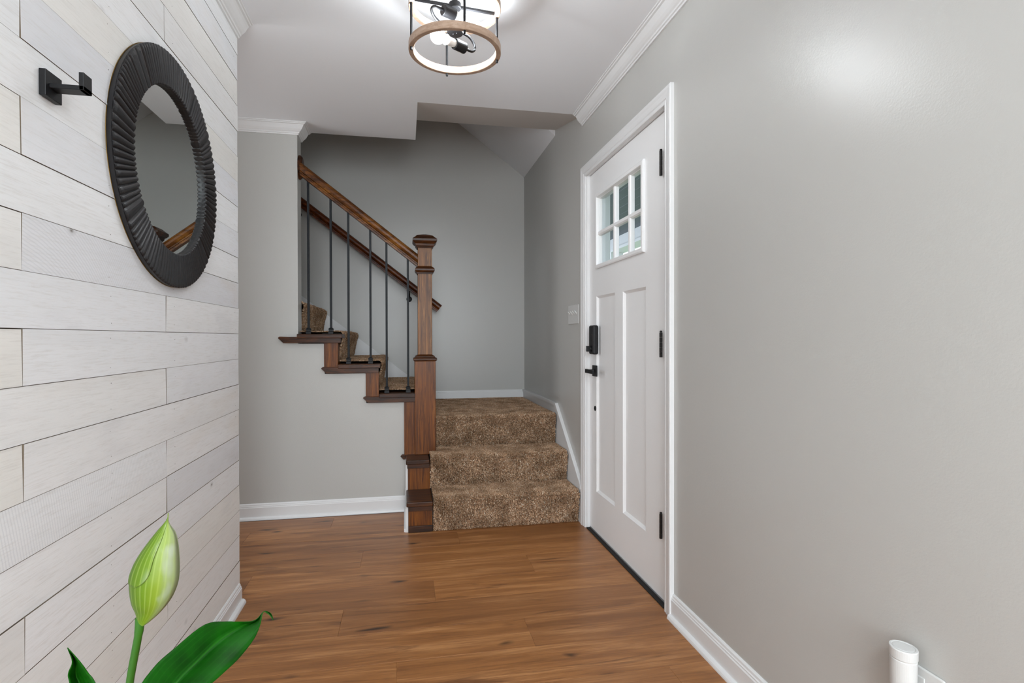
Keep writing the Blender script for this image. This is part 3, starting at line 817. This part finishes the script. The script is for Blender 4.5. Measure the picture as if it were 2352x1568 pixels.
# ------------------------------------------------------------------ round mirror
MY, MZ, RO, RI, KY = 1.815, 1.609, .3430, .2414, 1.058
mir = empty('round_mirror', (XL, MY, MZ-RO), 'round wall mirror with black fluted wooden frame on the plank wall', 'mirror')
# carved reeds of uneven width: angles of the valleys
wds = [rng.choice([.72, .85, 1.0, 1.15, 1.75], p=[.2, .3, .25, .15, .1]) for _ in range(112)]
tot = sum(wds); SB = 7
angs = []; phs = []; a_ = 0
for w_ in wds:
    for q in range(SB):
        angs.append(2*PI*(a_+w_*q/SB)/tot); phs.append((q/SB, min(1.3, w_)))
    a_ += w_
seg = len(angs)
# (radius, height off the wall, reed amplitude, outline scallop)
rows_ = [(RI-.0005, .004, 0, 0), (RI, .0155, .3, -.0016), (RI+.003, .0190, .8, -.0012), (RI+.02, .0200, 1, 0), (RI+.06, .0205, 1, 0), (RO-.012, .0205, 1, 0), (RO-.005, .0190, .9, .0012), (RO-.002, .0160, .5, .0016), (RO-.003, .0145, 0, 0), (RO-.001, .0130, 0, 0), (RO-.004, .0010, 0, 0), (RI-.0005, .0010, 0, 0)]
bm = bm_new(); rings = []
for r, hgt, amp, sc_ in rows_:
    row = []
    for a, (ph, ww) in zip(angs, phs):
        fl = math.sin(PI*ph)**.75; rr = r+sc_*fl*ww
        row.append(bm.verts.new((XL+hgt-.0058*amp*(1-fl)*(.6+.4*ww), MY+KY*rr*math.cos(a), MZ+rr*math.sin(a))))
    rings.append(row)
nr = len(rings)
for q in range(nr):
    A, Bq = rings[q], rings[(q+1) % nr]
    for i in range(seg): bm.faces.new((A[i], A[(i+1) % seg], Bq[(i+1) % seg], Bq[i]))
obj('mirror_frame', bm, M['frame'], mir)
def disc(bm, r0, x0, x1, n=120):
    prism(bm, [(KY*r0*math.cos(2*PI*i/n), r0*math.sin(2*PI*i/n)) for i in range(n)], lambda a, b: (x0, MY+a, MZ+b), lambda a, b: (x1, MY+a, MZ+b))
bm = bm_new(); disc(bm, RI-.0006, XL+.0012, XL+.0035); obj('mirror_glass', bm, M['mirror'], mir)
bm = bm_new(); disc(bm, RO-.0022, XL, XL+.0010); obj('rim_edge', bm, M['gold'], mir, label='thin brass coloured back edge')

# ------------------------------------------------------------------ coat hook
hk = empty('coat_hook', (XL, 1.24, 1.587), 'square black metal coat hook on the planks beside the round mirror', 'hook')
bm = bm_new(); box(bm, XL+.0005, XL+.0125, 1.214, 1.266, 1.584, 1.635); obj('hook_plate', bm, M['black'], hk, bevel=0.0012)
bm = bm_new(); box(bm, XL+.012, -.618, 1.2245, 1.2545, 1.6025, 1.6115); box(bm, -.627, -.618, 1.2245, 1.2545, 1.6025, 1.6375); obj('hook_arm', bm, M['black'], hk, bevel=0.0012)

# ------------------------------------------------------------------ light switch plate
sw = empty('switch_plate', (XR, 3.334, 1.20), 'white four-gang light switch plate beside the door casing', 'light switch')
bm = bm_new(); box(bm, XR-.006, XR, 3.226, 3.441, 1.200, 1.320); obj('plate', bm, M['plastic'], sw, bevel=0.003)
for i in range(4):
    y = 3.264+i*.046
    bm = bm_new(); prism_y(bm, [(XR-.006, 1.252), (XR-.008, 1.262), (XR-.021, 1.276), (XR-.019, 1.283), (XR-.006, 1.272)], y-.0045, y+.0045)
    obj('toggle', bm, M['plastic'], sw, bevel=0.001)

# ------------------------------------------------------------------ wall outlet and plug-in freshener (lower right)
ol = empty('outlet', (XR, .97, .33), 'white wall outlet plate low on the gray wall behind the plug-in device', 'outlet')
bm = bm_new(); box(bm, XR-.006, XR, .898, 1.012, .320, .436); obj('plate', bm, M['plastic'], ol, bevel=0.003)
for z in (.352, .404):
    bm = bm_new(); box(bm, XR-.0075, XR-.004, .938, .972, z-.013, z+.013); obj('socket', bm, M['plastic'], ol, bevel=0.003)
fr = empty('plug_in_freshener', (1.005, .953, .37), 'white oval plug-in air freshener in the outlet low on the gray wall', 'air freshener')
def oval(bm, rings, cx, cy):
    R_ = [[bm.verts.new((cx+ox+rx*math.cos(2*PI*i/40), cy+ry_*math.sin(2*PI*i/40), z+tz*math.cos(2*PI*i/40))) for i in range(40)] for rx, ry_, z, ox, tz in rings]
    for a, b in zip(R_, R_[1:]):
        for i in range(40): bm.faces.new((a[i], a[(i+1) % 40], b[(i+1) % 40], b[i]))
    bm.faces.new(R_[0][::-1]); bm.faces.new(R_[-1])
bm = bm_new(); oval(bm, [(.016, .018, .350, 0, 0), (.021, .023, .358, 0, 0), (.0220, .0250, .40, 0, 0), (.0225, .0258, .452, 0, 0), (.0215, .0248, .4535, 0, 0), (.0215, .0248, .4550, 0, 0), (.0232, .0268, .4562, 0, 0), (.0238, .0274, .474, 0, 0), (.0230, .0266, .4762, 0, 0), (.0190, .0226, .4765, 0, 0), (.0186, .0222, .4752, 0, 0), (.0172, .0208, .4752, 0, 0), (.0168, .0204, .4764, 0, 0), (.0100, .0130, .4766, 0, 0)], 1.008, .958)
obj('freshener_body', bm, M['plastic'], fr, bevel=0.0004, seg=1)
bm = bm_new(); box(bm, 1.024, XR-.0075, .946, .964, .376, .400); obj('plug', bm, M['plastic'], fr)

# ------------------------------------------------------------------ ceiling lamp
LX, LY, LR = .184, 2.041, .160
lamp = empty('ceiling_lamp', (LX, LY, ZC), 'semi-flush ceiling lamp with two weathered wood rings, black rods and two lit bulbs', 'ceiling lamp')
for z0, z1 in ((2.163, 2.190), (2.322, 2.349)):
    bm = bm_new(); n = 96
    prof = [(LR-.0090, z0+.0015), (LR-.0075, z0), (LR+.0075, z0), (LR+.0090, z0+.0015), (LR+.0090, z1-.0015), (LR+.0075, z1), (LR-.0075, z1), (LR-.0090, z1-.0015)]
    R_ = [[bm.verts.new((LX+r*math.cos(2*PI*i/n), LY+r*math.sin(2*PI*i/n), z)) for i in range(n)] for r, z in prof]
    for q in range(len(prof)):
        a, b = R_[q], R_[(q+1) % len(prof)]
        for i in range(n): bm.faces.new((a[i], a[(i+1) % n], b[(i+1) % n], b[i]))
    obj('ring', bm, M['ring'], lamp)
A0 = math.radians(6.5)
rod0 = None
for i in range(4):
    a = A0+i*PI/2; x, y = LX+(LR-.009)*math.cos(a), LY+(LR-.009)*math.sin(a)
    x, y = LX+LR*math.cos(a), LY+LR*math.sin(a)
    if rod0 is None:
        bm = bm_new(); lathe(bm, [(.0030, 0), (.0044, .001), (.0044, .199), (.0030, .200)], (x, y, 2.152), (0, 0, 1), 12)
        rod0 = obj('rod', bm, M['lampmetal'], lamp)
    else: copy(rod0, (x, y, 2.152), lamp)
dv = Vector((math.cos(A0), math.sin(A0), 0)); nv = Vector((-dv.y, dv.x, 0))
bm = bm_new()
c0 = Vector((LX, LY, 0))
q_ = [c0-dv*(LR-.006)-nv*.005, c0+dv*(LR-.006)-nv*.005, c0+dv*(LR-.006)+nv*.005, c0-dv*(LR-.006)+nv*.005]
prism_z(bm, [(p.x, p.y) for p in q_], 2.332, 2.340); obj('crossbar', bm, M['lampmetal'], lamp)
bm = bm_new()
lathe(bm, [(.066, 0), (.066, -.014), (.060, -.020), (.012, -.022), (.012, -.05)], (LX, LY, ZC), (0, 0, 1), 40); obj('canopy', bm, M['lampmetal'], lamp)
bm = bm_new(); lathe(bm, [(.0095, 2.348-2.344), (.0095, 2.40-2.344)], (LX, LY, 2.344), (0, 0, 1), 20)
lathe(bm, [(.004, 2.262), (.004, 2.33)], (LX, LY, 0), (0, 0, 1), 12); obj('stem', bm, M['lampmetal'], lamp)
bm = bm_new(); lathe(bm, [(.021, 2.326), (.0225, 2.328), (.0225, 2.346), (.021, 2.348)], (LX, LY, 0), (0, 0, 1), 28); obj('hub_disc', bm, M['lampmetal'], lamp)
bm = bm_new(); lathe(bm, [(.029, 2.236), (.030, 2.238), (.030, 2.262), (.029, 2.264)], (LX, LY, 0), (0, 0, 1), 32)
lathe(bm, [(.002, 2.233), (.0035, 2.236)], (LX+.006, LY-.004, 0), (0, 0, 1), 8); lathe(bm, [(.002, 2.233), (.0035, 2.236)], (LX-.006, LY+.004, 0), (0, 0, 1), 8)
hub = obj('hub', bm, M['lampmetal'], lamp)
def socket(sp, bp, z, side):
    s = Vector((sp[0], sp[1], z)); b = Vector((bp[0], bp[1], z)); d = (b-s).normalized()
    bm = bm_new(); lathe(bm, [(.018, -.026), (.0195, -.024), (.0195, .022), (.0185, .024), (.0165, .024), (.0165, .015)], s, d, 28)
    so = obj('lamp_socket', bm, M['lampmetal'], lamp)
    # curved arm from the hub round to the back of the socket
    e = s-d*.026; n_ = Vector((-d.y, d.x, 0))*side
    A_ = Vector((LX, LY, 2.252)) - d*.055; B_ = e-d*.024
    pth = [Vector((LX, LY, 2.252))-d*.02, A_]
    for q in range(1, 12):
        th = PI*q/12; pth.append(A_.lerp(B_, (1-math.cos(th))/2) - d*.032*math.sin(th))
    pth += [B_, e]
    bm = bm_new(); tube(bm, pth, .0050, 12); obj('arm', bm, M['lampmetal'], so, smooth=True)
    bm = bm_new(); R0_ = s+d*.024
    dist = (b-R0_).length; rc = .0275
    prof = [(.0135, -.006), (.0140, .004), (.0150, dist*.35), (.0185, dist*.52)]
    lathe(bm, prof, R0_, d, 28); obj('bulb_neck', bm, M['plastic'], so, smooth=True)
    prof = []
    for i in range(0, 16):
        ang = PI*(.76-.76*i/15); prof.append((max(.0005, rc*math.sin(ang)), dist+rc*math.cos(ang)))
    bm = bm_new(); lathe(bm, prof, R0_, d, 32); obj('bulb', bm, M['bulb'], lamp, smooth=True, label='glowing white bulb')
socket((.158, 1.990), (.246, 2.038), 2.282, -1)
socket((.200, 2.040), (.118, 1.985), 2.192, -1)

# ------------------------------------------------------------------ peace lily in the near corner
lily = empty('peace_lily', (-.262, .60, .40), 'peace lily with one furled lime green bloom and dark glossy leaves by the plank wall', 'plant')
LEAF1 = [[(-0.2072, 0.5, 0.7837)]*3, [(-0.2254, 0.52, 0.8092), (-0.2117, 0.532, 0.7882), (-0.1863, 0.51, 0.7921)], [(-0.2251, 0.55, 0.8164), (-0.2106, 0.562, 0.7934), (-0.182, 0.54, 0.794)], [(-0.2183, 0.58, 0.8173), (-0.2033, 0.592, 0.7952), (-0.1736, 0.57, 0.7924)], [(-0.202, 0.61, 0.8226), (-0.1931, 0.622, 0.7981), (-0.1659, 0.6, 0.7907)], [(-0.1903, 0.64, 0.8093), (-0.1801, 0.652, 0.7959), (-0.1598, 0.63, 0.793)], [(-0.1692, 0.66, 0.797), (-0.1685, 0.672, 0.7924), (-0.159, 0.65, 0.7967)], [(-0.1605, 0.67, 0.8016), (-0.1634, 0.682, 0.796), (-0.1581, 0.66, 0.8062)], [(-0.1563, 0.672, 0.8012), (-0.1591, 0.684, 0.7946), (-0.154, 0.662, 0.8039)], [(-0.1521, 0.672, 0.7978), (-0.1553, 0.684, 0.7911), (-0.1508, 0.662, 0.8006)], [(-0.1494, 0.67, 0.7915), (-0.152, 0.682, 0.7857), (-0.1471, 0.66, 0.7963)]]
LEAF2 = [[(-0.2377, 0.5, 0.7667)]*3, [(-0.2594, 0.5, 0.8087), (-0.2545, 0.512, 0.789), (-0.2337, 0.5, 0.8017)], [(-0.2654, 0.5, 0.8384), (-0.2636, 0.512, 0.8264), (-0.2471, 0.5, 0.8361)], [(-0.2663, 0.5, 0.8462), (-0.267, 0.512, 0.8369), (-0.252, 0.5, 0.8445)], [(-0.2608, 0.495, 0.8579), (-0.2649, 0.507, 0.8511), (-0.255, 0.495, 0.8566)], [(-0.2614, 0.49, 0.8719), (-0.2678, 0.502, 0.8659), (-0.2614, 0.49, 0.8719)]]
def leafmesh(rows, name, n=12, nu=5, thick=.0006):
    cols = [catmull([r[c] for r in rows], nu) for c in range(3)]
    bm = bm_new(); lay = bm.verts.layers.float.new('across'); G = []
    for i in range(len(cols[0])):
        l, m_, r = cols[0][i], cols[1][i], cols[2][i]; row = []
        for j in range(n+1):
            t = j/n
            p = l*(1-t)*(1-2*t) + m_*4*t*(1-t) + r*t*(2*t-1) if False else (l.lerp(m_, t*2) if t < .5 else m_.lerp(r, t*2-1))
            # arch each half a little
            bulge = math.sin(PI*((t*2) % 1 if t not in (0, 1) else 0))*(l-r).length*.05
            p = p+Vector((0, -bulge*.6, bulge))
            v_ = bm.verts.new(p); v_[lay] = t; row.append(v_)
        G.append(row)
    for i in range(len(G)-1):
        for j in range(n): bm.faces.new((G[i][j], G[i][j+1], G[i+1][j+1], G[i+1][j]))
    o = obj(name, bm, M['leaf'], lily, smooth=True)
    s = o.modifiers.new('solid', 'SOLIDIFY'); s.thickness = thick; s.offset = 0
    return o
leafmesh(LEAF1, 'leaf'); leafmesh(LEAF2, 'leaf')
# leaf stalks, the bloom stalk, smaller leaves low in the pot
root = Vector((-.262, .600, .545))
def stalk(top, r0=.0028, name='leaf_stalk', bend=0.0):
    a = root+Vector((rng.uniform(-.02, .02), rng.uniform(-.02, .02), 0)); t = Vector(top)
    bm = bm_new(); tube(bm, catmull([a, a.lerp(t, .45)+Vector((bend, 0, .02)), t], 8), r0, 8); obj(name, bm, M['stem'], lily, smooth=True)
stalk((-.2072, .5, .785)); stalk((-.2377, .5, .768))
STEM = [(-0.2573, .6, .8400), (-0.2581, .6, .8265), (-0.2625, .6, .8012), (-0.2665, .6, .7767), (-0.269, .6, .7461), (-.266, .6, .65), (-.262, .6, .545)]
bm = bm_new(); tube(bm, catmull(STEM, 5), [.0040]*6+[.0036]*25, 10); obj('flower_stalk', bm, M['stem'], lily, smooth=True)
for ang, ln in ((2.2, .13), (3.3, .12), (4.4, .11), (5.4, .10), (0.6, .11)):
    d = Vector((math.cos(ang), math.sin(ang), 0)); s_ = Vector((-d.y, d.x, 0))
    b0 = root+Vector((0, 0, .05))+d*.02
    rows = []
    for t, w in ((0, .001), (.2, .018), (.45, .026), (.7, .020), (.9, .008), (1, .0005)):
        c = b0+d*ln*t*.8+Vector((0, 0, ln*(.55*t-.55*t*t)))
        rows.append([tuple(c+s_*w+Vector((0, 0, w*.25))), tuple(c), tuple(c-s_*w+Vector((0, 0, w*.25)))])
    leafmesh(rows, 'leaf', 8, 3)
SPA = [((-0.2314, 0.9416), (-0.231, 0.9416)), ((-0.2330, 0.9344), (-0.2309, 0.9321)), ((-0.2444, 0.9204), (-0.2249, 0.9204)), ((-0.2573, 0.902), (-0.2222, 0.9045)), ((-0.2639, 0.8875), (-0.2215, 0.8836)), ((-0.2656, 0.8753), (-0.2232, 0.8707)), ((-0.2641, 0.858), (-0.2287, 0.8573)), ((-0.2607, 0.8469), (-0.2382, 0.8448)), ((-0.2592, 0.8373), (-0.2492, 0.835)), ((-0.2585, 0.8308), (-0.2562, 0.8306))]
cl = catmull([(a[0], .6, a[1]) for a, b in SPA], 5); crr = catmull([(b[0], .6, b[1]) for a, b in SPA], 5)
def shell(u0, u1, front, off, name, sgn=1, i0=0, i1=None, fold=0.0):
    bm = bm_new(); la = bm.verts.layers.float.new('across'); lb = bm.verts.layers.float.new('along'); G = []
    NN = len(cl); i1 = i1 or NN
    for i in range(i0, i1):
        l, r = cl[i], crr[i]; w = (r-l).length; row = []
        for j in range(17):
            uu = u1
            if name == 'spathe_fold':
                q = (i-i0)/(i1-1-i0); uu = .60-.10*q if q < .6 else .54*math.sqrt(max(0, 1-((q-.6)/.4)**2))+.001
            t = u0+(uu-u0)*j/16
            dep = math.sqrt(max(0, 1-(2*t-1)**2))*w*.40
            lift = fold*((j/16)**3)*w
            p = l.lerp(r, t)+Vector((0, -sgn*dep-off-lift, 0))
            v_ = bm.verts.new(p); v_[la] = t; v_[lb] = i/NN; row.append(v_)
        G.append(row)
    for i in range(len(G)-1):
        for j in range(16): bm.faces.new((G[i][j], G[i][j+1], G[i+1][j+1], G[i+1][j]))
    o = obj(name, bm, M['spathe'], lily, smooth=True)
    s = o.modifiers.new('solid', 'SOLIDIFY'); s.thickness = .0005; s.offset = 0
    return o
shell(0, 1, True, 0, 'spathe', 1)
shell(0, 1, True, 0, 'spathe_back', -1)
shell(0.0, .50, True, .0008, 'spathe_fold', 1, 4, 26, .02)
# pot
bm = bm_new(); lathe(bm, [(.045, .400), (.050, .402), (.066, .52), (.070, .560), (.074, .562), (.074, .585), (.068, .585), (.066, .560), (.062, .545)], (-.262, .60, 0), (0, 0, 1), 40)
obj('pot', bm, M['pot'], lily, label='white glazed pot')
bm = bm_new(); lathe(bm, [(.062, .540), (.060, .549), (.03, .552), (.001, .553)], (-.262, .60, 0), (0, 0, 1), 32); obj('soil', bm, M['soil'], lily)
st_ = empty('plant_stand', (-.262, .60, 0), 'small round wooden stand beneath the peace lily pot', 'plant stand')
bm = bm_new(); lathe(bm, [(.11, .378), (.113, .382), (.113, .396), (.110, .400)], (-.262, .60, 0), (0, 0, 1), 40); obj('stand_top', bm, M['stool'], st_)
for i in range(3):
    a = .5+i*2*PI/3; d = Vector((math.cos(a), math.sin(a), 0)); c = Vector((-.262, .60, 0))
    bm = bm_new(); tube(bm, [c+d*.115+Vector((0, 0, 0)), c+d*.075+Vector((0, 0, .379))], [.009, .012], 12); obj('leg', bm, M['stool'], st_)
for o in list(bpy.data.objects):
    if '_w' in o: del o['_w']
